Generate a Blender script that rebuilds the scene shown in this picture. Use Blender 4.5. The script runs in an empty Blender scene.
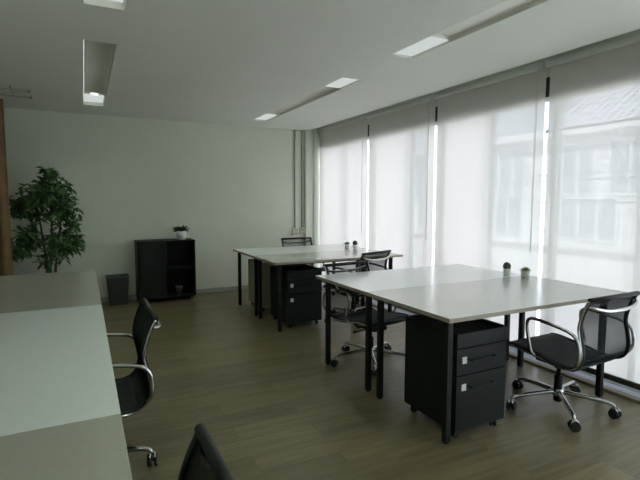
import bpy, bmesh, math, random
from mathutils import Vector, Matrix
random.seed(7)
sc = bpy.context.scene
COL = sc.collection
PI = math.pi
R = math.radians
# ------------------------------------------------------------------ camera
YAW, PITCH, ROLL, FPX, CAM_H = .4705, .0855, .0014, 464.0, 1.398
cam_d = bpy.data.cameras.new('camera'); cam = bpy.data.objects.new('camera', cam_d); COL.objects.link(cam)
fw = Vector((math.sin(YAW)*math.cos(PITCH), math.cos(YAW)*math.cos(PITCH), -math.sin(PITCH)))
rt = Vector((math.cos(YAW), -math.sin(YAW), 0)); up = rt.cross(fw)
r2 = rt*math.cos(ROLL) + up*math.sin(ROLL); u2 = -rt*math.sin(ROLL) + up*math.cos(ROLL)
m3 = Matrix((r2, u2, -fw)).transposed()
cam.matrix_world = Matrix.Translation((0, 0, CAM_H)) @ m3.to_4x4()
cam_d.sensor_width = 36; cam_d.lens = FPX/640*36; cam_d.clip_start = .05; cam_d.clip_end = 200
sc.camera = cam
# ------------------------------------------------------------------ world and exposure
w = bpy.data.worlds.new('world'); sc.world = w; w.use_nodes = True
bg = w.node_tree.nodes['Background']
bg.inputs[0].default_value = (0.87, 0.91, 1.0, 1); bg.inputs[1].default_value = 3.3
sc.view_settings.view_transform = 'Standard'; sc.view_settings.look = 'None'
sc.view_settings.gamma = 1; sc.view_settings.use_curve_mapping = False
sc.view_settings.exposure = 0.05
sc.cycles.max_bounces = 12; sc.cycles.diffuse_bounces = 6; sc.cycles.transparent_max_bounces = 16
sc.cycles.use_denoising = True
sc.cycles.sample_clamp_indirect = 6
sun_d = bpy.data.lights.new('sun', 'SUN'); sun_d.energy = 12.0; sun_d.angle = R(3); sun_d.color = (1, .97, .92)
sun = bpy.data.objects.new('sun', sun_d); COL.objects.link(sun); sun.location = (-5, -5, 20)
sun.rotation_euler = Vector((.75, .35, -.75)).to_track_quat('-Z', 'Y').to_euler()
GLOW = 0.62  # strength of the glow added at the trough ends
DOWN = 4.2      # watts of each ceiling trough
DOWN_COL = (.86, 1.0, .80)
# ------------------------------------------------------------------ materials
MATS = {}
def nodes(m):
    m.use_nodes = True; return m.node_tree, m.node_tree.nodes, m.node_tree.links
def mat(name, col, rough=.5, metal=0., spec=.5, var=.06, scale=20., bump=0., alpha=1., coat=0.):
    if name in MATS: return MATS[name]
    m = bpy.data.materials.new(name); t, n, l = nodes(m); p = n['Principled BSDF']
    p.inputs['Roughness'].default_value = rough; p.inputs['Metallic'].default_value = metal
    p.inputs['Specular IOR Level'].default_value = spec; p.inputs['Alpha'].default_value = alpha
    p.inputs['Coat Weight'].default_value = coat; p.inputs['Coat Roughness'].default_value = .22
    tc = n.new('ShaderNodeTexCoord'); nz = n.new('ShaderNodeTexNoise'); nz.inputs['Scale'].default_value = scale; nz.inputs['Detail'].default_value = 4
    l.new(tc.outputs['Object'], nz.inputs['Vector'])
    rp = n.new('ShaderNodeValToRGB')
    rp.color_ramp.elements[0].position = .3; rp.color_ramp.elements[1].position = .7
    rp.color_ramp.elements[0].color = (*[c*(1-var) for c in col], 1); rp.color_ramp.elements[1].color = (*[min(1, c*(1+var)) for c in col], 1)
    l.new(nz.outputs['Fac'], rp.inputs['Fac']); l.new(rp.outputs['Color'], p.inputs['Base Color'])
    if bump:
        b = n.new('ShaderNodeBump'); b.inputs['Strength'].default_value = bump; b.inputs['Distance'].default_value = .003
        l.new(nz.outputs['Fac'], b.inputs['Height']); l.new(b.outputs['Normal'], p.inputs['Normal'])
    MATS[name] = m; return m
def sheer(name, col, transp, transl, rough=.9, weave=0):
    """cloth or frosted pane: part see-through, part translucent, rest diffuse"""
    m = bpy.data.materials.new(name); t, n, l = nodes(m); n.clear()
    out = n.new('ShaderNodeOutputMaterial'); tr = n.new('ShaderNodeBsdfTransparent'); tl = n.new('ShaderNodeBsdfTranslucent'); df = n.new('ShaderNodeBsdfDiffuse')
    tl.inputs[0].default_value = (*col, 1); df.inputs[0].default_value = (*col, 1)
    a = n.new('ShaderNodeMixShader'); a.inputs[0].default_value = transl; l.new(df.outputs[0], a.inputs[1]); l.new(tl.outputs[0], a.inputs[2])
    b = n.new('ShaderNodeMixShader'); l.new(a.outputs[0], b.inputs[1]); l.new(tr.outputs[0], b.inputs[2])
    if weave:
        tc = n.new('ShaderNodeTexCoord'); nz = n.new('ShaderNodeTexNoise'); nz.inputs['Scale'].default_value = weave
        mp = n.new('ShaderNodeMapRange'); mp.inputs['To Min'].default_value = transp*.9; mp.inputs['To Max'].default_value = transp*1.1
        l.new(tc.outputs['Object'], nz.inputs['Vector']); l.new(nz.outputs['Fac'], mp.inputs['Value']); l.new(mp.outputs[0], b.inputs[0])
    else: b.inputs[0].default_value = transp
    l.new(b.outputs[0], out.inputs[0]); return m
def woven(name, col, hole):
    """open mesh cloth: see-through face on, closed when seen along the cloth"""
    m = bpy.data.materials.new(name); t, n, l = nodes(m); n.clear()
    out = n.new('ShaderNodeOutputMaterial'); tr = n.new('ShaderNodeBsdfTransparent'); p = n.new('ShaderNodeBsdfPrincipled')
    p.inputs['Base Color'].default_value = (*col, 1); p.inputs['Roughness'].default_value = .9; p.inputs['Specular IOR Level'].default_value = .1
    lw = n.new('ShaderNodeLayerWeight'); lw.inputs[0].default_value = .5
    mp = n.new('ShaderNodeMapRange'); mp.inputs['From Min'].default_value = .15; mp.inputs['From Max'].default_value = .72; mp.inputs['To Min'].default_value = hole; mp.inputs['To Max'].default_value = 0
    x = n.new('ShaderNodeMixShader'); l.new(lw.outputs['Facing'], mp.inputs['Value']); l.new(mp.outputs[0], x.inputs[0])
    l.new(p.outputs[0], x.inputs[1]); l.new(tr.outputs[0], x.inputs[2]); l.new(x.outputs[0], out.inputs[0]); return m
def glass(name, tint, gl=.06, rough=.02):
    m = bpy.data.materials.new(name); t, n, l = nodes(m); n.clear()
    out = n.new('ShaderNodeOutputMaterial'); tr = n.new('ShaderNodeBsdfTransparent'); g = n.new('ShaderNodeBsdfGlossy')
    tr.inputs[0].default_value = (*tint, 1); g.inputs['Roughness'].default_value = rough
    x = n.new('ShaderNodeMixShader'); x.inputs[0].default_value = gl
    l.new(tr.outputs[0], x.inputs[1]); l.new(g.outputs[0], x.inputs[2]); l.new(x.outputs[0], out.inputs[0]); return m
def emit(name, col, s):
    m = bpy.data.materials.new(name); t, n, l = nodes(m); n.clear()
    out = n.new('ShaderNodeOutputMaterial'); e = n.new('ShaderNodeEmission'); e.inputs[0].default_value = (*col, 1); e.inputs[1].default_value = s
    l.new(e.outputs[0], out.inputs[0]); return m
def floor_mat():
    m = bpy.data.materials.new('oak_plank_floor'); t, n, l = nodes(m); p = n['Principled BSDF']
    tc = n.new('ShaderNodeTexCoord')
    br = n.new('ShaderNodeTexBrick'); br.offset = .37; br.inputs['Scale'].default_value = 1
    br.inputs['Brick Width'].default_value = 1.22; br.inputs['Row Height'].default_value = .18
    br.inputs['Mortar Size'].default_value = .0012; br.inputs['Mortar Smooth'].default_value = .2
    br.inputs['Color1'].default_value = (0, 0, 0, 1); br.inputs['Color2'].default_value = (1, 1, 1, 1); br.inputs['Mortar'].default_value = (.5, .5, .5, 1)
    l.new(tc.outputs['Object'], br.inputs['Vector'])
    mp = n.new('ShaderNodeMapping'); mp.inputs['Scale'].default_value = (1.2, 14, 1); l.new(tc.outputs['Object'], mp.inputs['Vector'])
    ad = n.new('ShaderNodeVectorMath'); ad.operation = 'MULTIPLY_ADD'; ad.inputs[1].default_value = (7, 7, 7)
    l.new(br.outputs['Color'], ad.inputs[0]); l.new(mp.outputs[0], ad.inputs[2])
    nz = n.new('ShaderNodeTexNoise'); nz.inputs['Scale'].default_value = 1.6; nz.inputs['Detail'].default_value = 8; nz.inputs['Roughness'].default_value = .6; nz.inputs['Distortion'].default_value = .5
    l.new(ad.outputs[0], nz.inputs['Vector'])
    mx = n.new('ShaderNodeMix'); mx.data_type = 'FLOAT'; mx.inputs[0].default_value = .2
    l.new(nz.outputs['Fac'], mx.inputs[2]); l.new(br.outputs['Color'], mx.inputs[3])
    rp = n.new('ShaderNodeValToRGB'); e = rp.color_ramp.elements
    e[0].position = .25; e[0].color = (.100, .082, .042, 1); e[1].position = .75; e[1].color = (.24, .20, .105, 1)
    l.new(mx.outputs[0], rp.inputs['Fac'])
    mo = n.new('ShaderNodeMix'); mo.data_type = 'RGBA'; l.new(br.outputs['Fac'], mo.inputs[0]); l.new(rp.outputs['Color'], mo.inputs[6]); mo.inputs[7].default_value = (.10, .08, .045, 1)
    l.new(mo.outputs[2], p.inputs['Base Color'])
    p.inputs['Roughness'].default_value = .34; p.inputs['Specular IOR Level'].default_value = .5
    b = n.new('ShaderNodeBump'); b.inputs['Strength'].default_value = .15; b.inputs['Distance'].default_value = .002
    l.new(nz.outputs['Fac'], b.inputs['Height']); l.new(b.outputs['Normal'], p.inputs['Normal'])
    return m
M_floor = floor_mat()
M_wall = mat('wall_paint', (.77, .82, .71), .85, var=.02, scale=3)
M_ceil = mat('ceiling_paint', (.86, .89, .83), .9, var=.01, scale=2)
M_trimw = mat('white_frame_paint', (.72, .75, .72), .5, var=.02)
M_head = mat('shaded_lintel', (.03, .035, .025), .7)  # shade on the unlit head beam put into a near-black colour
M_alu = mat('grey_aluminium', (.07, .075, .055), .5, metal=.2)
M_sill = mat('pale_stone_sill', (.42, .45, .52), .5, var=.08)
M_black = mat('black_powder_coat', (.012, .016, .014), .5, spec=.3, var=.1)
M_ped = mat('black_cabinet_lacquer', (.011, .016, .0145), .5, spec=.25, var=.06, scale=40)
M_khaki = mat('olive_beige_laminate', (.27, .25, .17), .6)
M_greige = mat('greige_laminate', (.40, .40, .345), .26, spec=1., coat=.6, var=.03, scale=60)
M_white = mat('white_laminate', (.76, .80, .80), .26, spec=.9, coat=.5, var=.015, scale=60)
M_edge = mat('beige_edge_band', (.42, .385, .30), .6)
M_chrome = mat('polished_aluminium', (.58, .59, .59), .16, metal=1., var=.03)
M_steel = mat('brushed_steel', (.6, .62, .6), .35, metal=1., var=.05)
M_tag = mat('white_lock_plate', (.8, .82, .78), .4)
M_rub = mat('black_rubber', (.012, .014, .013), .5)
M_mesh = woven('black_mesh_back', (.014, .02, .019), .5)
M_seat = mat('black_mesh_seat', (.010, .015, .0155), .6, spec=.3, var=.2, scale=500, bump=.2)
M_blind = sheer('white_screen_fabric', (.93, .90, .87), .078, .23, weave=700)
M_frost = sheer('frosted_glass', (.95, .96, .98), .25, .92)
M_glass = glass('clear_glass', (.9, .93, .95))
M_pot = mat('white_ceramic', (.75, .77, .75), .35)
M_soil = mat('dark_soil', (.04, .03, .02), .9, var=.4, scale=80)
M_cact = mat('cactus_skin', (.05, .075, .055), .7, var=.3, scale=60)
M_succ = mat('succulent_leaf', (.26, .30, .07), .5, var=.3)
M_leaf = mat('ficus_leaf', (.07, .165, .05), .45, var=.5, scale=6)
M_dleaf = mat('dark_succulent_leaf', (.03, .055, .03), .5, var=.3)
M_bark = mat('ficus_bark', (.10, .085, .055), .8, var=.3)
M_curt = mat('russet_curtain', (.18, .11, .052), .85, var=.12, scale=8)
M_rod = mat('brushed_curtain_rod', (.35, .35, .30), .35, metal=.8)
M_bin = mat('dark_grey_plastic', (.035, .043, .045), .45)
M_liner = mat('grey_bin_liner', (.14, .16, .15), .4)
M_cond = mat('cream_conduit', (.45, .47, .38), .5)
M_sock = mat('socket_box', (.62, .64, .55), .4)
M_house = mat('white_light_housing', (.88, .88, .80), .3, var=.01)
M_endglow = emit('end_glow', (.92, 1.0, .96), GLOW)  # brightness of the trough ends painted as emission
M_wt = emit('hot_spot_glow', (.92, 1.0, .96), GLOW*3.6)  # stronger emission painting the hot spot in the left troughs
M_bw = mat('facade_render', (.80, .79, .78), .85, var=.05, scale=1)
M_bwin = mat('facade_window_glass', (.36, .40, .47), .3)
M_bfr = mat('facade_frame', (.75, .77, .8), .6)
M_cable = mat('black_cable', (.30, .31, .34), .6)
M_ground = mat('street_asphalt', (.58, .57, .55), .9)
M_terra = mat('dark_plant_pot', (.05, .05, .045), .6)
def roof_mat():
    m = bpy.data.materials.new('corrugated_roof'); t, n, l = nodes(m); p = n['Principled BSDF']
    tc = n.new('ShaderNodeTexCoord'); wv = n.new('ShaderNodeTexWave'); wv.bands_direction = 'Y'; wv.inputs['Scale'].default_value = 1.25
    l.new(tc.outputs['Object'], wv.inputs['Vector'])
    rp = n.new('ShaderNodeValToRGB'); rp.color_ramp.elements[0].color = (.20, .22, .30, 1); rp.color_ramp.elements[1].color = (.80, .80, .84, 1)
    l.new(wv.outputs['Fac'], rp.inputs['Fac']); l.new(rp.outputs[0], p.inputs['Base Color']); p.inputs['Roughness'].default_value = .8
    return m
M_roof = roof_mat()
# ------------------------------------------------------------------ helpers
R = math.radians
def box(bm, x0, x1, y0, y1, z0, z1, bev=0., mi=0):
    vs = [bm.verts.new((x, y, z)) for z in (z0, z1) for (x, y) in ((x0, y0), (x1, y0), (x1, y1), (x0, y1))]
    fs = [bm.faces.new([vs[i] for i in f]) for f in ((3, 2, 1, 0), (4, 5, 6, 7), (0, 1, 5, 4), (1, 2, 6, 5), (2, 3, 7, 6), (3, 0, 4, 7))]
    for f in fs: f.material_index = mi
    if bev > 0:
        es = list({e for f in fs for e in f.edges})
        r = bmesh.ops.bevel(bm, geom=es, offset=bev, segments=2, affect='EDGES', profile=.5)
        for f in r['faces']: f.material_index = mi
def tube(bm, pts, r, seg=10, cap=True, closed=False, flat=1., ref=None):
    """swept round (or flattened) bar through pts; r a number or a list"""
    pts = [Vector(p) for p in pts]; n = len(pts); rings = []
    prev = None
    for i, p in enumerate(pts):
        if closed: t = (pts[(i+1) % n]-pts[i-1])
        else: t = pts[min(i+1, n-1)]-pts[max(i-1, 0)]
        t.normalize()
        if ref is not None: a = Vector(ref)
        elif prev is not None: a = prev
        else: a = Vector((0, 0, 1)) if abs(t.z) < .9 else Vector((1, 0, 0))
        a = a - t*a.dot(t)
        if a.length < 1e-5: a = Vector((1, 0, 0)) - t*t.x
        a.normalize(); b = t.cross(a); prev = a
        rr = r[i] if isinstance(r, (list, tuple)) else r
        rings.append([bm.verts.new(p + a*math.cos(2*PI*k/seg)*rr*flat + b*math.sin(2*PI*k/seg)*rr) for k in range(seg)])
    rng = range(n) if closed else range(n-1)
    for i in rng:
        A, B = rings[i], rings[(i+1) % n]
        for k in range(seg):
            f = bm.faces.new((A[k], A[(k+1) % seg], B[(k+1) % seg], B[k])); f.smooth = True
    if cap and not closed:
        bm.faces.new(rings[0][::-1]); bm.faces.new(rings[-1])
def lathe(bm, prof, cx=0, cy=0, seg=24, axis='Z'):
    rings = []
    for (r, z) in prof:
        rings.append([bm.verts.new((cx+r*math.cos(2*PI*k/seg), cy+r*math.sin(2*PI*k/seg), z)) for k in range(seg)])
    for A, B in zip(rings, rings[1:]):
        for k in range(seg):
            f = bm.faces.new((A[k], A[(k+1) % seg], B[(k+1) % seg], B[k])); f.smooth = True
    bm.faces.new(rings[0][::-1]); bm.faces.new(rings[-1])
def smooth_path(pts, n=8):
    """Catmull-Rom through pts"""
    P = [Vector(p) for p in pts]; P = [2*P[0]-P[1]] + P + [2*P[-1]-P[-2]]; out = []
    for i in range(1, len(P)-2):
        for k in range(n):
            t = k/n; a, b, c, d = P[i-1:i+3]
            out.append(.5*((2*b)+(c-a)*t+(2*a-5*b+4*c-d)*t*t+(3*b-a-3*c+d)*t**3))
    out.append(P[-2]); return out
def obj(name, bm, m, parent=None):
    bmesh.ops.remove_doubles(bm, verts=bm.verts, dist=1e-6)
    bmesh.ops.recalc_face_normals(bm, faces=bm.faces)
    me = bpy.data.meshes.new(name); bm.to_mesh(me); bm.free()
    for mm in (m if isinstance(m, (list, tuple)) else [m]): me.materials.append(mm)
    o = bpy.data.objects.new(name, me); COL.objects.link(o)
    if parent: o.parent = parent
    return o
def tag(o, label, cat, group=None):
    o['label'] = label; o['category'] = cat
    if group: o['group'] = group
    return o
def thing(name, label, cat, loc=(0, 0, 0), rz=0., group=None):
    o = bpy.data.objects.new(name, None); COL.objects.link(o); o.location = loc; o.rotation_euler = (0, 0, rz)
    o.empty_display_size = .1
    return tag(o, label, cat, group)
def struct(name, bm, m, parent=None):
    o = obj(name, bm, m, parent)
    if not parent: o['kind'] = 'structure'
    return o
def dup(root, loc, rz, label, group=None, base=None):
    kids = {}
    for o in COL.objects:
        if o.parent: kids.setdefault(o.parent, []).append(o)
    def cp(o, par):
        c = o.copy(); COL.objects.link(c)
        if par: c.parent = par
        for k in kids.get(o, []): cp(k, c)
        return c
    r = cp(root, None)
    if base is not None:
        for o in COL.objects:
            if o.parent == r and o.name.startswith('star_base'): o.rotation_euler = (0, 0, base)
    r.location = loc; r.rotation_euler = (0, 0, rz); r['label'] = label
    if group: r['group'] = group
    return r
def B(*a, **k):
    bm = bmesh.new(); box(bm, *a, **k); return bm
# ------------------------------------------------------------------ room shell
XL, XR, YF, YB, CZ = -2.6, 3.30, -1.8, 6.93, 2.522
struct('floor', B(XL-.1, 3.41, YF-.1, YB+.1, -.1, 0), M_floor)
LIGHTS = [(2.168, 2.378, 3.806, 6.352), (2.168, 2.378, .50, 3.06), (.045, .262, 3.765, 6.27), (.045, .262, .56, 3.085)]
bm = bmesh.new()
xs = [XL-.1, .045, .262, 2.168, 2.378, XR]
for i in range(5):
    x0, x1 = xs[i], xs[i+1]
    holes = sorted([(l[2], l[3]) for l in LIGHTS if abs(l[0]-x0) < 1e-6])
    y = YF-.1
    for (a, b) in holes:
        box(bm, x0, x1, y, a, CZ, CZ+.13); y = b
    box(bm, x0, x1, y, YB+.1, CZ, CZ+.13)
box(bm, XR, 3.72, YF-.1, YB+.1, CZ+.10, CZ+.13)      # raised pocket for the blinds
box(bm, XR-.1, XR, YF-.1, YB+.1, CZ+.08, CZ+.13)
bmesh.ops.remove_doubles(bm, verts=bm.verts, dist=1e-6)
struct('ceiling', bm, M_ceil)
struct('wall_back', B(XL-.1, 3.7, YB, YB+.1, 0, CZ+.13), M_wall)
struct('wall_front', B(XL-.1, 3.7, YF-.1, YF, 0, CZ+.13), M_wall)
struct('wall_left', B(XL-.1, XL, YF, YB, 0, CZ+.13), M_wall)
bm = bmesh.new(); box(bm, 3.42, 3.7, 6.90, YB, 0, CZ+.1); box(bm, 3.232, 3.32, 6.87, YB, 0, CZ+.1); box(bm, 3.42, 3.7, YF, -1.42, 0, CZ+.1)
struct('wall_right', bm, M_wall)
# head beam above the glazing, kerb and sill below it
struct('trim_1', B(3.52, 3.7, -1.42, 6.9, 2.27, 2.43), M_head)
struct('trim_5', B(3.52, 3.7, -1.42, 6.9, 2.43, CZ+.1), M_wall)
struct('trim_2', B(3.368, 3.425, -1.42, 6.9, -.1, .022, bev=.004), mat('taupe_kerb_strip', (.30, .27, .20), .5))
struct('trim_3', B(3.425, 3.72, -1.42, 6.9, -.1, .012), M_sill)
struct('baseboard_back', B(XL, 3.30, YB-.012, YB, 0, .07, bev=.003), mat('baseboard_paint', (.42, .42, .36), .6))
struct('trim_4', B(3.40, 3.43, 6.895, YB, 0, CZ+.1), M_trimw)
# windows: frame, sashes, frosted and clear panes
GAPS = [6.892, 5.415, 4.05, 2.675, 1.30, -.07, -1.42]
FROST = {0: [(0, 1)], 1: [(.0, .21), (.40, 1)], 2: [(.50, 1)], 3: [], 4: [], 5: [(0, .5)]}
for i in range(6):
    y1, y0 = GAPS[i]-.06, GAPS[i+1]-.06
    if i == 5: y0 = -1.42
    if i == 0: y1 = 6.90
    L = y1-y0
    bm = bmesh.new()
    box(bm, 3.53, 3.59, y0, y0+.018, .012, 2.27); box(bm, 3.53, 3.59, y1-.025, y1, .012, 2.27)
    box(bm, 3.53, 3.59, y0+.025, y1-.025, .012, .06); box(bm, 3.53, 3.59, y0+.025, y1-.025, 2.23, 2.27)
    cuts = sorted({a for s in FROST[i] for a in s if 0 < a < 1} | {.5})
    if i == 1: cuts = [.21, .40]
    for c in cuts: box(bm, 3.54, 3.58, y0+c*L-.016, y0+c*L+.016, .06, 2.23)
    wfr = struct('window_%d' % (i+1), bm, M_trimw)
    eds = [0]+cuts+[1]
    for a, b in zip(eds, eds[1:]):
        fr = any(s[0] <= a+1e-6 and b <= s[1]+1e-6 for s in FROST[i])
        ya = y0+(a*L+.016 if a else .025); yb = y0+(b*L-.016 if b < 1 else L-.025)
        pane = obj('frosted_pane' if fr else 'glass_pane', B(3.557, 3.563, ya, yb, .06, 2.23), M_frost if fr else M_glass, wfr)
        if fr: pane['label'] = 'frosted glass pane'
# ------------------------------------------------------------------ roller blinds
def blind(i, label, drop=2.425):
    y1, y0 = GAPS[i]-.012, GAPS[i+1]+.012
    t = thing('roller_blind', label, 'blind', (3.46, (y0+y1)/2, 2.52), 0, 'roller blinds along the window wall')
    h = (y1-y0)/2
    bm = bmesh.new(); tube(bm, [(0, -h, 0), (0, h, 0)], .030, 20); obj('roller', bm, M_trimw, t)
    bm = bmesh.new()                                      # fabric wraps off the back of the roller and hangs
    N = 24; rows = [(.030*math.cos(a), .030*math.sin(a)) for a in (PI*.5, PI*.3, PI*.1)] + [(.0305, -z) for z in (.02, drop*.12, drop*.33, drop*.54, drop*.8, drop)]
    th = .0012
    g = [[bm.verts.new((x+s*th, -h+.006+(2*h-.012)*k/N, z)) for k in range(N+1)] for s in (0, 1) for (x, z) in rows]
    R = len(rows)
    # a single sheet of cloth
    for v in sum(g[R:], []): bm.verts.remove(v)
    for a, b in zip(g[:R], g[1:R]):
        for k in range(N): bm.faces.new((a[k], a[k+1], b[k+1], b[k])).smooth = True
    obj('blind_fabric', bm, M_blind, t)
    obj('bottom_bar', B(.020, .040, -h+.004, h-.004, -drop-.045, -drop, bev=.004), M_alu, t)
    for s in (-1, 1):
        obj('bracket', B(-.034, .034, s*(h+.005)-.004, s*(h+.005)+.004, -.034, .09, bev=.002), M_trimw, t)
    bm = bmesh.new(); yy = -h+.035
    tube(bm, [(-.033, yy, 0), (-.035, yy, -.8), (-.035, yy+.004, -1.55), (-.033, yy+.012, -1.57), (-.031, yy+.014, -.8), (-.031, yy+.014, 0)], .0016, 6)
    obj('pull_chain', bm, M_trimw, t)
    return t
for i, lb in enumerate(['white roller blind at the far end, beside the cream conduits corner',
    'white roller blind second from the far corner, behind the far pair of desks',
    'white roller blind behind the near desks and the cactus pots',
    'white roller blind nearest the camera, right of the cactus pots, building showing through',
    'unseen white roller blind, raised to let in more daylight, just beyond the right edge of the view', 'unseen white roller blind, raised to let in more daylight, furthest behind the viewpoint']):
    blind(i, lb, 2.425 if i < 4 else .35)  # last two blinds are unseen, drawn up to brighten the room
# ------------------------------------------------------------------ ceiling lights
def ceiling_light(x0, x1, y0, y1, label, near, far, hot_spot=False, trough=.032):
    t = thing('ceiling_light', label, 'ceiling light', ((x0+x1)/2, (y0+y1)/2, CZ), 0, 'recessed ceiling light troughs')
    hw, hl = (x1-x0)/2-.0015, (y1-y0)/2-.0015
    ad = bpy.data.lights.new('trough_lamp', 'AREA'); ad.shape = 'RECTANGLE'; ad.size = .12; ad.size_y = 2*hl-.1; ad.energy = DOWN; ad.color = DOWN_COL; ad.spread = R(125)
    al = bpy.data.objects.new('trough_lamp', ad); COL.objects.link(al); al.parent = t; al.location = (0, 0, trough*.5)
    bm = bmesh.new(); N = 12; D = trough
    prof = [(-hw, 0)] + [(-hw*(abs(math.cos(PI*k/N))**.45)*(1 if k < N/2 else -1), .010+(D-.010)*math.sin(PI*k/N)**.6) for k in range(N+1)] + [(hw, 0)]
    prof2 = [(x*1.03, z+.006 if z else 0) for x, z in prof]
    prof2[0] = (-hw-.004, 0); prof2[-1] = (hw+.004, 0)
    ra = [[bm.verts.new((x, y, z)) for (x, z) in prof] for y in (-hl, hl)]
    for k in range(len(prof)-1):
        f = bm.faces.new((ra[0][k], ra[0][k+1], ra[1][k+1], ra[1][k])); f.smooth = True
    bm.faces.new(ra[0]); bm.faces.new(ra[1])
    obj('housing', bm, M_house, t)
    for s, st in ((-1, near), (1, far)):
        if st:
            e0, e1 = sorted((s*(hl-.008), s*(hl-.42)))
            lp = obj('end_glow_panel', B(-hw*.93, hw*.93, e0, e1, trough-.018, trough-.014, bev=.001), M_endglow, t)  # added glowing panel, stands in for the bright end reflector
            if hot_spot:
                bm = bmesh.new(); tube(bm, [(-.035, s*(hl-.46), trough-.014), (.035, s*(hl-.46), trough-.014)], .009, 12); obj('hot_spot_bar', bm, M_wt, t)  # added glowing bar that makes the hot spot
ceiling_light(*LIGHTS[0], 'long recessed ceiling light trough near the windows, above the far desks', 1, 1)
ceiling_light(*LIGHTS[1], 'long recessed ceiling light trough running off the top edge above the near desks', 0, 1)
ceiling_light(*LIGHTS[2], 'recessed ceiling light trough on the left, near the potted ficus wall', 0, 1, True, .055)
ceiling_light(*LIGHTS[3], 'recessed ceiling light trough cut by the top left edge of the view', 0, 1, True, .055)
# ------------------------------------------------------------------ outside
bm = bmesh.new(); box(bm, 3.9, 60, -30, 60, -4.3, -4.0); struct('ground', bm, M_ground)
FX = 13.0
bd = thing('building', 'pale two storey building across the street seen through the blinds', 'building', (FX, 8, -4))
bm = bmesh.new(); box(bm, FX, FX+8, -6, 19, -4, 3.3); w_ = obj('wall', bm, M_bw, bd); w_.location = (-FX, -8, 4)
def bpart(name, bm, m, par=bd):
    o = obj(name, bm, m, par)
    if par is bd: o.location = (-FX, -8, 4)
    return o
bpart('ledge', B(FX-.5, FX+.1, -6, 19, 3.28, 3.5), M_bw)
bpart('ledge', B(FX-.25, FX+.1, -6, 19, .0, .14), M_bw)
for (y0, y1, z0, z1, k) in ((3.0, 5.2, 1.6, 3.0, 4), (5.6, 7.9, 1.6, 3.0, 4), (8.3, 9.8, 1.6, 3.0, 3), (10.6, 13.4, 1.6, 3.0, 5), (14.2, 17, 1.6, 3.0, 4),
                            (3.6, 6.6, -1.5, 1.35, 3), (7.6, 9.3, .3, 1.45, 3), (10.7, 12.4, .3, 1.45, 3), (13.4, 16, .3, 1.45, 4)):
    wn = bpart('window', B(FX-.03, FX+.05, y0, y1, z0, z1), M_bwin)
    bm = bmesh.new(); s = .06
    box(bm, FX-.08, FX, y0-s, y1+s, z0-s, z0); box(bm, FX-.08, FX, y0-s, y1+s, z1, z1+s)
    for q in range(k+1):
        yy = y0+(y1-y0)*q/k; box(bm, FX-.08, FX, yy-.04, yy+.04, z0, z1)
    obj('window_frame', bm, M_bfr, wn)
bm = bmesh.new()                                           # long lean-to corrugated roof
vs = [bm.verts.new(p) for p in ((FX-.5, -6, 3.5), (FX-.5, 9.6, 3.5), (FX+5, 9.6, 7.2), (FX+5, -6, 7.2), (FX-.5, -6, 3.42), (FX-.5, 9.6, 3.42), (FX+5, 9.6, 7.1), (FX+5, -6, 7.1))]
for f in ((0, 1, 2, 3), (4, 5, 6, 7), (0, 1, 5, 4), (1, 2, 6, 5), (2, 3, 7, 6), (3, 0, 4, 7)): bm.faces.new([vs[k] for k in f])
bpart('roof', bm, M_roof)
for (ya, yb, yc, zt) in ((9.65, 10.5, 10.0, 4.7), (10.6, 12.0, 11.6, 4.95)):
    bm = bmesh.new()
    a = [bm.verts.new((FX+dx, y, z)) for dx in (.1, 4) for (y, z) in ((ya, 3.4), (yb, 3.4), (yc, zt))]
    for f in ((0, 1, 2), (3, 5, 4), (0, 3, 4, 1), (1, 4, 5, 2), (2, 5, 3, 0)): bm.faces.new([a[k] for k in f])
    bpart('gable', bm, mat('gable_render', (.42, .45, .52), .8))
for k, (z0, z1, x) in enumerate(((2.55, 2.62, 9.0), (2.05, 2.08, 9.0), (1.95, 1.92, 9.2), (1.45, 1.5, 9.1))):
    bm = bmesh.new(); tube(bm, [(x, -4+q*2.2, z0+(z1-z0)*q/12-.12*math.sin(PI*q/12)) for q in range(13)], .02, 6)
    tag(obj('street_cable', bm, M_cable), ['thin overhead cable, topmost strand across the building front', 'thin overhead cable, second strand from the top across the building front', 'thin overhead cable, third strand from the top across the building front', 'thin overhead cable, lowest strand across the building front'][k], 'cable', 'overhead street cables')
# ------------------------------------------------------------------ desks
def desk(name, label, x0, x1, y0, y1, top, legs, zt=.75, group=None, lead=(0, 0, 0, 0)):
    """legs: list of (x, y) centres in world coords"""
    cx, cy = (x0+x1)/2, (y0+y1)/2
    t = thing(name, label, 'desk', (cx, cy, 0), 0, group)
    bm = bmesh.new(); box(bm, x0-cx, x1-cx, y0-cy, y1-cy, zt-.025, zt, bev=.0015, mi=0)
    for f in bm.faces:
        if f.normal.z < .5 : f.material_index = 1
    bm.normal_update()
    for f in bm.faces: f.material_index = 0 if f.normal.z > .5 else 1
    obj('desktop', bm, [top, M_edge], t)
    for (lx, ly) in legs:
        l = obj('leg', B(lx-cx-.018, lx-cx+.018, ly-cy-.018, ly-cy+.018, .008, zt-.025, bev=.002), M_black, t)
        bm = bmesh.new(); lathe(bm, [(.017, 0), (.017, .008)], lx-cx, ly-cy, 12); obj('foot', bm, M_rub, l)
    xs_ = sorted({a for a, b in legs}); ys_ = sorted({b for a, b in legs})
    bm = bmesh.new(); e = .02
    for y in ys_: box(bm, xs_[0]-cx+e, xs_[-1]-cx-e, y-cy-.012, y-cy+.012, zt-.040, zt-.0255)
    for x in xs_: box(bm, x-cx-.012, x-cx+.012, ys_[0]-cy+e, ys_[-1]-cy-e, zt-.040, zt-.0255)
    obj('frame', bm, M_black, t)
    return t
lx0, lx1 = 1.818, 3.245
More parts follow.
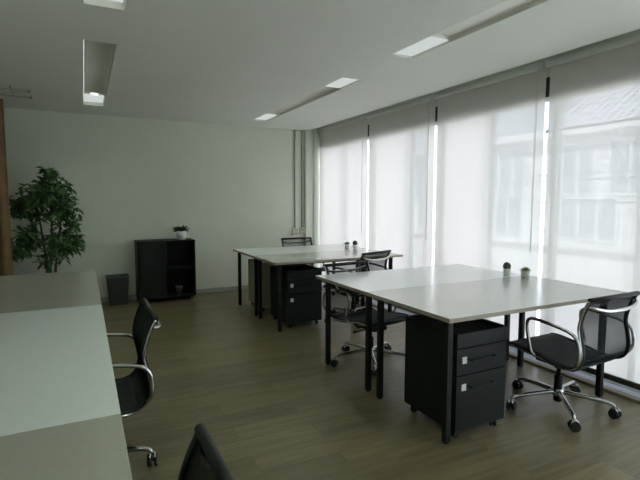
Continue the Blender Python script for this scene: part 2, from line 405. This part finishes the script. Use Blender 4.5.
def legs4(ya, yb): return [(lx0, ya), (lx1, ya), (lx0, yb), (lx1, yb)]
desk('office_desk', 'near desk with greige top by the windows, black drawer unit under its corner', 1.765, 3.425, 1.90, 2.752, M_greige, legs4(1.965, 2.64))
desk('office_desk', 'white-topped desk pushed against the back of the near greige desk', 1.765, 3.405, 2.754, 3.555, M_white, legs4(2.79, 3.42))
desk('office_desk', 'greige-topped desk of the far pair, black drawer unit below', 1.745, 3.385, 4.463, 5.21, M_greige, legs4(4.52, 5.13))
desk('office_desk', 'white-topped desk furthest away, nearest the back wall', 1.745, 3.385, 5.212, 5.985, M_white, legs4(5.27, 5.93))
for (y0, y1, m, lb) in ((3.152, 4.74, M_greige, 'greige desk at the far end of the left row, nearest the potted ficus'),
                        (1.49, 3.150, M_white, 'white-topped desk in the middle of the left row'),
                        (-.12, 1.488, M_greige, 'greige desk nearest the camera in the left row')):
    desk('office_desk', lb, -.74, .078, y0, y1, m, [(-.70, y0+.05), (-.70, y1-.05), (.0, y0+.05), (.0, y1-.05)])
# ------------------------------------------------------------------ drawer pedestals
def caster_bm():
    bm = bmesh.new()
    for s in (-1, 1): tube(bm, [(s*.006, 0, .022), (s*.018, 0, .022)], .022, 16)
    tube(bm, [(-.006, 0, .022), (.006, 0, .022)], .006, 8)
    box(bm, -.005, .005, -.012, .012, .022, .046); tube(bm, [(0, 0, .04), (0, 0, .056)], .009, 10)
    return bm
def pedestal(label, x0, x1, y0, y1, h, m, tags=True, flip=False):
    cx, cy = (x0+x1)/2, (y0+y1)/2; hx, hy = (x1-x0)/2, (y1-y0)/2
    t = thing('drawer_unit', label, 'drawer unit', (cx, cy, 0), PI if flip else 0)
    zb = .056; bm = bmesh.new()
    yb = -hy+.018
    box(bm, -hx, hx, yb, hy, zb, zb+.02); box(bm, -hx, hx, yb, hy, h-.035, h-.025)
    for s in (-1, 1): box(bm, min(s*hx, s*(hx-.014)), max(s*hx, s*(hx-.014)), yb, hy, zb+.02, h)
    box(bm, -hx+.014, hx-.014, hy-.014, hy, zb+.02, h)
    obj('body', bm, m, t)
    zs = [zb, zb+(h-zb)*.57, zb+(h-zb)*.845, h]
    names = ['drawer', 'drawer', 'top_rail']
    for k in range(3):
        z0, z1 = zs[k]+.003, zs[k+1]-.003
        d = obj(names[k], B(-hx+.002, hx-.002, -hy, yb-.001, z0, z1, bev=.002), m, t)
        if k < 2:
            hz = z1-.07
            bm = bmesh.new(); xa, xb = -hx+.10, hx-.115
            tube(bm, smooth_path([(xa, -hy, hz), (xa, -hy-.02, hz), (xa+.012, -hy-.026, hz), (xb-.012, -hy-.026, hz), (xb, -hy-.02, hz), (xb, -hy, hz)], 4), .005, 8)
            obj('handle', bm, M_ped if m is M_ped else M_steel, d)
            if tags:
                o = obj('lock_plate', B(-hx+.042, -hx+.076, -hy-.004, -hy+.001, hz-.017, hz+.023, bev=.001), M_tag, d); o['label'] = 'small white lock plate'
    for sx in (-1, 1):
        for sy in (-1, 1):
            c = obj('caster', caster_bm(), M_rub, t); c.location = (sx*(hx-.045), sy*(hy-.05), 0); c.rotation_euler = (0, 0, .5*sx+sy)
    return t
pedestal('black drawer unit with two white lock plates under the near desk corner', 1.865, 2.268, 1.945, 2.42, .64, M_ped)
pedestal('black drawer unit with two white lock plates under the far pair of desks', 1.92, 2.345, 4.56, 5.06, .635, M_ped)
pedestal('olive beige drawer unit under the desk nearest the back wall', 1.93, 2.30, 5.42, 5.92, .62, M_khaki, flip=True)
# ------------------------------------------------------------------ office chairs
def office_chair(label, loc, rz, base_rot=0., group='black mesh office chairs'):
    t = thing('office_chair', label, 'chair', loc, rz, group)
    prof = smooth_path([(.245, .395), (.225, .413), (.16, .416), (.0, .397), (-.12, .379), (-.20, .374), (-.258, .392), (-.294, .432), (-.306, .49), (-.296, .56), (-.281, .64), (-.292, .71), (-.313, .77), (-.338, .822)], 5)
    prof = [(p[0], p[1]) for p in [(v.x, v.y) for v in [Vector((a[0], a[1], 0)) for a in prof]]]
    W = .235
    split = next(k for k, p in enumerate(prof) if p[0] < -.24)
    def sheet(ps, curve):
        bm = bmesh.new(); N = 10; g = []
        for (y, z) in ps:
            row = []
            for k in range(N+1):
                u = -1+2*k/N; s = (1-u*u)*curve
                row.append((u*(W-.008), y, z-s))
            g.append(row)
        V = [[bm.verts.new(p) for p in r] for r in g]
        for a, b in zip(V, V[1:]):
            for k in range(N): bm.faces.new((a[k], a[k+1], b[k+1], b[k])).smooth = True
        return bm
    s = obj('seat', sheet(prof[:split+1], .008), M_seat, t)
    md = s.modifiers.new('thickness', 'SOLIDIFY'); md.thickness = .014; md.offset = 0
    b = obj('backrest', sheet(prof[split:], 0), M_mesh, t)
    bm = bmesh.new(); tube(bm, [(-W-.012, prof[-1][0], prof[-1][1]), (W+.012, prof[-1][0], prof[-1][1])], .0145, 12); obj('top_bar', bm, M_black, t)
    bm = bmesh.new(); tube(bm, [(-W, .245, .403), (W, .245, .403)], .012, 12); obj('front_bar', bm, M_black, t)
    for q in (-1, 1):
        bm = bmesh.new(); tube(bm, [(q*W, y, z) for (y, z) in prof], .013, 10, flat=1.0)
        f = obj('side_rail', bm, M_black, t)
        bm = bmesh.new(); tube(bm, [(q*(W+.014), y, z-.002) for (y, z) in prof[4:]], .0065, 8); e = obj('edge_strip', bm, M_chrome, f); e['label'] = 'bright metal strip'
        # arm loop
        bm = bmesh.new(); xa = q*(W+.045); xr = q*(W+.015)
        pts = [(xr, .0, .395), (xa, .008, .43), (xa, .035, .53), (xa, .045, .60), (xa, .030, .636), (xa, -.02, .646), (xa, -.16, .632), (xa, -.25, .615), (xa, -.292, .585), (xa, -.308, .54), (xa, -.308, .47), (xr, -.285, .42)]
        tube(bm, smooth_path(pts, 5), .0105, 10); obj('armrest', bm, M_chrome, t)
    bm = bmesh.new()                                       # bowed metal stretcher behind the upper back
    yb, zb = prof[-5][0], prof[-5][1]
    tube(bm, smooth_path([(-W, yb-.005, zb), (-W+.03, yb-.035, zb-.010), (-.10, yb-.055, zb-.028), (.10, yb-.055, zb-.028), (W-.03, yb-.035, zb-.010), (W, yb-.005, zb)], 5), .011, 10)
    obj('back_stretcher', bm, M_chrome, t)
    bm = bmesh.new()
    for yy, zz in ((.12, .395), (-.14, .366)): tube(bm, smooth_path([(-W, yy, zz), (-.12, yy, zz-.025), (0, yy, zz-.032), (.12, yy, zz-.025), (W, yy, zz)], 4), .010, 8)
    obj('seat_stretcher', bm, M_chrome, t)
    bm = bmesh.new(); box(bm, -.075, .075, -.15, .13, .300, .342, bev=.012); tube(bm, [(.07, .06, .32), (.21, .06, .315)], .006, 8); tube(bm, [(.205, .06, .315), (.235, .06, .315)], .010, 8)
    obj('tilt_mechanism', bm, M_black, t)
    bm = bmesh.new(); lathe(bm, [(.024, .045), (.027, .05), (.027, .22), (.022, .225)], 0, 0, 20); lathe(bm, [(.014, .225), (.014, .302)], 0, 0, 16); obj('gas_column', bm, M_black, t)
    bm = bmesh.new(); lathe(bm, [(.034, .085), (.042, .10), (.040, .135), (.030, .142)], 0, 0, 20)
    for k in range(5):
        a = 2*PI*k/5; c, s_ = math.cos(a), math.sin(a)
        pr = smooth_path([(.02*c, .02*s_, .112), (.12*c, .12*s_, .108), (.22*c, .22*s_, .100), (.29*c, .29*s_, .093), (.322*c, .322*s_, .082), (.332*c, .332*s_, .060)], 4)
        n = len(pr); tube(bm, pr, [.017-.007*i/(n-1) for i in range(n)], 10)
    base = obj('star_base', bm, M_chrome, t); base.rotation_euler = (0, 0, base_rot)
    for k in range(5):
        a = 2*PI*k/5
        bm = bmesh.new()
        for s_ in (-1, 1): tube(bm, [(s_*.008, 0, .03), (s_*.026, 0, .03)], .030, 18)
        tube(bm, [(-.008, 0, .03), (.008, 0, .03)], .008, 8); n0 = len(bm.faces)
        tube(bm, [(0, 0, .03), (0, -.002, .072)], .008, 8)
        for s_ in (-1, 1): tube(bm, smooth_path([(s_*.012, .024, .050), (s_*.012, .012, .063), (s_*.012, -.008, .065), (s_*.012, -.026, .052)], 4), .006, 8)
        bm.faces.ensure_lookup_table()
        for f in bm.faces[n0:]: f.material_index = 1
        c = obj('caster', bm, [M_rub, M_chrome], base); c.location = (.332*math.cos(a), .332*math.sin(a), 0); c.rotation_euler = (0, 0, a*1.7+.6)
    return t
R = math.radians
ch = office_chair('black mesh office chair at the near desk by the windows, wholly in view at right', (2.82, 1.985, 0), R(1), R(15))
dup(ch, (2.17, 3.30, 0), PI+R(8), 'black mesh office chair half hidden behind the legs of the near white desk', base=R(56))
dup(ch, (2.76, 4.57, 0), R(18), 'black mesh office chair drawn up to the greige far desk, back towards the camera')
dup(ch, (2.855, 6.06, 0), PI, 'black mesh office chair behind the furthest desk, only its back top showing')
dup(ch, (-.048, 2.57, 0), PI/2, 'black mesh office chair seen side-on at the white desk of the left row', base=R(41))
dup(ch, (-.097, .895, 0), PI/2, 'black office chair at the bottom edge, only its dark backrest tip showing')
# ------------------------------------------------------------------ storage cabinet by the back wall
cx0, cx1, cy0, cy1, ch_ = .612, 1.372, 6.55, 6.905, .845
t = thing('storage_cabinet', 'low black cabinet against the back wall with a potted succulent on top', 'cabinet', ((cx0+cx1)/2, (cy0+cy1)/2, 0))
hx, hy = (cx1-cx0)/2, (cy1-cy0)/2
bm = bmesh.new(); zb = .06
box(bm, -hx, -hx+.018, -hy, hy, zb, ch_-.02); box(bm, hx-.018, hx, -hy, hy, zb, ch_-.02); box(bm, -.019, -.001, -hy+.02, hy, zb+.018, ch_-.02)
box(bm, -hx+.018, hx-.018, -hy, hy, zb, zb+.018); box(bm, -hx+.018, hx-.018, hy-.01, hy, zb+.018, ch_-.02)
obj('body', bm, M_ped, t)
obj('top_panel', B(-hx-.004, hx+.004, -hy-.006, hy, ch_-.02, ch_, bev=.002), M_ped, t)
obj('shelf', B(-.001, hx-.018, -hy+.015, hy-.01, .44, .458), M_ped, t)
obj('shelf', B(-hx+.018, -.019, -hy+.03, hy-.01, .44, .458), M_ped, t)
d = obj('door', B(-hx+.02, -.012, -hy-.016, -hy-.001, zb+.004, ch_-.024, bev=.001), M_ped, t)
bm = bmesh.new(); tube(bm, [(-.04, -hy-.016, .50), (-.04, -hy-.035, .50), (-.04, -hy-.035, .60), (-.04, -hy-.016, .60)], .004, 8); obj('handle', bm, M_ped, d)
for sx in (-1, 1):
    for sy in (-1, 1):
        bm = bmesh.new(); lathe(bm, [(.022, 0), (.022, .012), (.013, .02), (.013, zb)], sx*(hx-.05), sy*(hy-.045), 14); obj('foot', bm, M_steel, t)
bm = bmesh.new(); lathe(bm, [(.040, .078), (.052, .18), (.054, .19), (.050, .19), (.047, .18), (.036, .085)], 0, 0, 24)
o = obj('storage_jar', bm, mat('smoky_glass_jar', (.12, .14, .13), .15)); o.location = (1.155, 6.66, .001)
tag(o, 'dim grey jar on the lower right shelf of the black cabinet', 'jar')
# ------------------------------------------------------------------ small potted plants
def pot_bm(r0, r1, h, seg=24):
    bm = bmesh.new(); lathe(bm, [(r0*.9, 0), (r0, .003), (r1, h-.002), (r1*.97, h), (r1*.88, h), (r1*.84, h*.82), (.001, h*.82)], 0, 0, seg); return bm
def blade(bm, base, d, L, wd, bend=.3):
    d = Vector(d).normalized(); sd = d.cross(Vector((0, 0, 1)))
    if sd.length < .05: sd = Vector((1, 0, 0))
    sd.normalize(); up_ = sd.cross(d).normalized(); P = Vector(base)
    c = P+d*L*.5+up_*L*.04; tip = P+d*L-Vector((0, 0, 1))*L*bend*.3
    vs = [bm.verts.new(q) for q in (P-sd*wd*.25, c-sd*wd*.5, tip, c+sd*wd*.5, P+sd*wd*.25, P+d*L*.45-up_*wd*.3)]
    for f in ((0, 1, 5), (1, 2, 5), (2, 3, 5), (3, 4, 5), (4, 0, 5), (0, 4, 3, 1), (1, 3, 2)):
        try: bm.faces.new([vs[k] for k in f])
        except ValueError: pass
def cactus_pot(label, x, y, z, kind, s=1.):
    t = thing('potted_cactus' if kind == 'cactus' else 'potted_succulent', label, 'plant', (x, y, z))
    obj('pot', pot_bm(.024*s, .029*s, .052*s), M_pot, t)
    bm = bmesh.new(); lathe(bm, [(.001, .038*s), (.0245*s, .040*s), (.0245*s, .044*s), (.001, .046*s)], 0, 0, 16); obj('soil', bm, M_soil, t)
    bm = bmesh.new()
    if kind == 'cactus':
        n = 12; seg = 32; rings = []
        for i in range(n+1):
            a = PI*i/n-PI/2; rr = .027*s*math.cos(a)*(1.0); zz = .068*s+.034*s*math.sin(a)
            rings.append([bm.verts.new(((rr*(1+.10*math.cos(8*2*PI*k/seg))+1e-5)*math.cos(2*PI*k/seg), (rr*(1+.10*math.cos(8*2*PI*k/seg))+1e-5)*math.sin(2*PI*k/seg), zz)) for k in range(seg)])
        for A, C in zip(rings, rings[1:]):
            for k in range(seg): bm.faces.new((A[k], A[(k+1) % seg], C[(k+1) % seg], C[k]))
        obj('cactus_body', bm, M_cact, t)
    else:
        for ring, (nn, el, L) in enumerate(((9, .25, .036), (8, .7, .034), (6, 1.15, .030))):
            for k in range(nn):
                a = 2*PI*k/nn+ring*.4
                blade(bm, (.004*math.cos(a)*s, .004*math.sin(a)*s, .046*s), (math.cos(a)*math.cos(el), math.sin(a)*math.cos(el), math.sin(el)), L*s*1.05, .018*s, 0)
        obj('leaves', bm, M_succ if kind == 'succ' else M_dleaf, t)
    return t
cactus_pot('round dark cactus in a small white pot, left of the two on the near desks', 3.27, 2.835, .75, 'cactus', 1.12)
cactus_pot('yellow green succulent in a small white pot, right one on the near desk', 3.27, 2.645, .75, 'succ', 1.3)
cactus_pot('tiny pointed dark plant in a white pot, left one on the far desks', 3.155, 5.40, .75, 'dark', 1.2)
cactus_pot('tiny round cactus in a white pot, right one on the far desks', 3.225, 5.305, .75, 'cactus', 1.1)
t = thing('potted_succulent', 'leafy dark succulent in a white pot on top of the black cabinet', 'plant', (1.212, 6.70, ch_))
obj('pot', pot_bm(.060, .073, .125), M_pot, t)
bm = bmesh.new(); lathe(bm, [(.001, .10), (.060, .103), (.060, .110), (.001, .112)], 0, 0, 16); obj('soil', bm, M_soil, t)
bm = bmesh.new()
for k in range(80):
    a = random.uniform(0, 2*PI); el = random.uniform(.15, 1.3); rr = random.uniform(0, .045)
    blade(bm, (rr*math.cos(a), rr*math.sin(a), .11), (math.cos(a)*math.cos(el), math.sin(a)*math.cos(el), math.sin(el)), random.uniform(.075, .12), .038)
obj('leaves', bm, M_dleaf, t)
# ------------------------------------------------------------------ ficus
PX, PY = -.40, 6.33
t = thing('potted_ficus', 'tall leafy ficus tree standing in the back left corner beside the curtain', 'plant', (PX, PY, 0))
obj('pot', pot_bm(.15, .19, .32), M_terra, t)
bm = bmesh.new(); lathe(bm, [(.001, .26), (.158, .262), (.158, .275), (.001, .28)], 0, 0, 20); obj('soil', bm, M_soil, t)
blobs = [(.07, 1.73, .07, 40), (.03, 1.57, .15, 100), (-.06, 1.47, .15, 80), (.15, 1.52, .15, 80), (.08, 1.40, .20, 120), (-.27, 1.34, .13, 60), (-.15, 1.28, .17, 80), (.24, 1.30, .13, 60),
         (.29, 1.12, .07, 22), (.12, 1.20, .10, 26), (.20, .95, .17, 110), (.10, .84, .16, 80), (.30, .86, .09, 36), (-.20, .98, .14, 80), (-.27, .84, .11, 60), (-.04, .68, .08, 12)]
bm = bmesh.new()
stems = []
for k, (x0, x1, z1) in enumerate(((.02, .05, 1.55), (-.03, -.10, 1.45), (.06, .17, 1.35))):
    pts = smooth_path([(x0, .02*k-.02, .27), (x0+.02*math.sin(k), .02, .6), ((x0+x1)/2+.02, -.01, 1.0), (x1, .02*k, z1)], 6)
    stems.append(pts); tube(bm, pts, [.019-.012*i/(len(pts)-1) for i in range(len(pts))], 8)
B_ = []
for (bx, bz, br, n) in blobs:
    by = random.uniform(-.14, .14); B_.append((bx, by, bz, br, n))
    best = min((p for s_ in stems for p in s_ if p.z < bz-.05 or p.z < .6), key=lambda p: (p-Vector((bx, by, bz-.15))).length)
    tube(bm, smooth_path([best, (best+Vector((bx, by, bz)))/2+Vector((0, 0, -.03)), (bx, by, bz)], 4), .005, 6)
    for q in range(5):
        v = Vector((random.gauss(0, 1), random.gauss(0, 1), random.gauss(0, 1))).normalized()*br*.9
        tube(bm, [(bx, by, bz), Vector((bx, by, bz))+v], .0022, 5)
obj('stem', bm, M_bark, t)
bm = bmesh.new()
for (bx, by, bz, br, n) in B_:
    for k in range(int(n*1.5)):
        v = Vector((random.gauss(0, 1), random.gauss(0, 1), random.gauss(0, 1))).normalized()*br*random.uniform(.3, 1.1)
        d = Vector((random.uniform(-1, 1), random.uniform(-1, 1), random.uniform(-.9, .25)))+v*3
        blade(bm, Vector((bx, by, bz))+v, d, random.uniform(.06, .10), random.uniform(.034, .050), .6)
obj('foliage', bm, M_leaf, t)
# ------------------------------------------------------------------ waste bin
t = thing('waste_bin', 'dark grey waste bin on the floor beside the black cabinet', 'bin', (.372, 6.74, 0))
bm = bmesh.new()
def loop(hx, hy, z, r=.02):
    out = []
    for (sx, sy, a0) in ((1, 1, 0), (-1, 1, PI/2), (-1, -1, PI), (1, -1, 1.5*PI)):
        for k in range(4):
            a = a0+PI/2*k/3; out.append(bm.verts.new((sx*(hx-r)+r*math.cos(a), sy*(hy-r)+r*math.sin(a), z)))
    return out
rings = [loop(.112, .085, 0), loop(.138, .105, .37), loop(.134, .101, .37), loop(.108, .081, .006)]
for A, C in zip(rings, rings[1:]):
    for k in range(16): bm.faces.new((A[k], A[(k+1) % 16], C[(k+1) % 16], C[k]))
bm.faces.new(rings[0][::-1]); bm.faces.new(rings[-1])
obj('body', bm, M_bin, t)
bm = bmesh.new()
rings = [loop(.139, .106, .372), loop(.145, .112, .372), loop(.145, .112, .388), loop(.133, .100, .388), loop(.133, .100, .372)]
for A, C in zip(rings, rings[1:]+rings[:1]):
    for k in range(16): bm.faces.new((A[k], A[(k+1) % 16], C[(k+1) % 16], C[k]))
obj('rim', bm, M_liner, t)
# ------------------------------------------------------------------ conduits and sockets
for (x, lb) in ((3.060, 'left'), (3.185, 'right')):
    t = thing('socket_conduit', 'cream conduit on the back wall ending in a socket box, %s of the two' % lb, 'conduit', (x, YB, .88), 0, 'conduits in the far corner')
    bm = bmesh.new(); tube(bm, [(0, -.014, .05), (0, -.014, CZ-.88)], .012, 10); obj('pipe', bm, M_cond, t)
    obj('socket_box', B(-.045, .045, -.045, 0, -.05, .07, bev=.006), M_sock, t)
    bm = bmesh.new()
    for zz in (-.02, .035): box(bm, -.022, .022, -.049, -.045, zz-.016, zz+.016, bev=.002)
    obj('socket_face', bm, mat('socket_insert', (.42, .43, .36), .5), t)
# ------------------------------------------------------------------ curtain and rods
t = thing('curtain_rail', 'thin double metal curtain rod just below the ceiling at far left', 'curtain rod', (-1.45, 5.72, 2.45))
for k, (dy, dz) in enumerate(((0, 0), (-.16, .03))):
    bm = bmesh.new(); tube(bm, [(-1.0, dy, dz), (1.0, dy, dz)], .010, 10); lathe_r = None
    tube(bm, [(1.0, dy, dz), (1.02, dy, dz)], .015, 10); obj('rod', bm, M_rod, t)
for x in (-.7, .85):
    bm = bmesh.new(); tube(bm, [(x, .0, 0), (x, 0, CZ-2.45)], .006, 8); tube(bm, [(x, -.16, .03), (x, -.16, CZ-2.45)], .006, 8); obj('bracket', bm, M_rod, t)
t = thing('curtain', 'russet brown curtain hanging at the left edge of the view', 'curtain', (-1.3, 5.72, 0))
bm = bmesh.new(); N = 120; xa, xb = -1.0, .615
g = []
for j, z in enumerate((.03, .6, 1.2, 1.8, 2.3, 2.415)):
    amp = .035*(1-.35*j/5)
    g.append([bm.verts.new((xa+(xb-xa)*k/N, amp*math.sin(k*.75)+.008*math.sin(k*.31+j), z)) for k in range(N+1)])
for A, C in zip(g, g[1:]):
    for k in range(N): bm.faces.new((A[k], A[k+1], C[k+1], C[k])).smooth = True
o = obj('curtain_cloth', bm, M_curt, t); md = o.modifiers.new('thickness', 'SOLIDIFY'); md.thickness = .003
bm = bmesh.new()
for k in range(14):
    x = xa+(xb-xa)*(k+.5)/14
    tube(bm, [(x, .017*math.cos(2*PI*q/12), 2.445+.019*math.sin(2*PI*q/12)-.006) for q in range(12)], .002, 6, closed=True)
obj('curtain_rings', bm, M_rod, t)
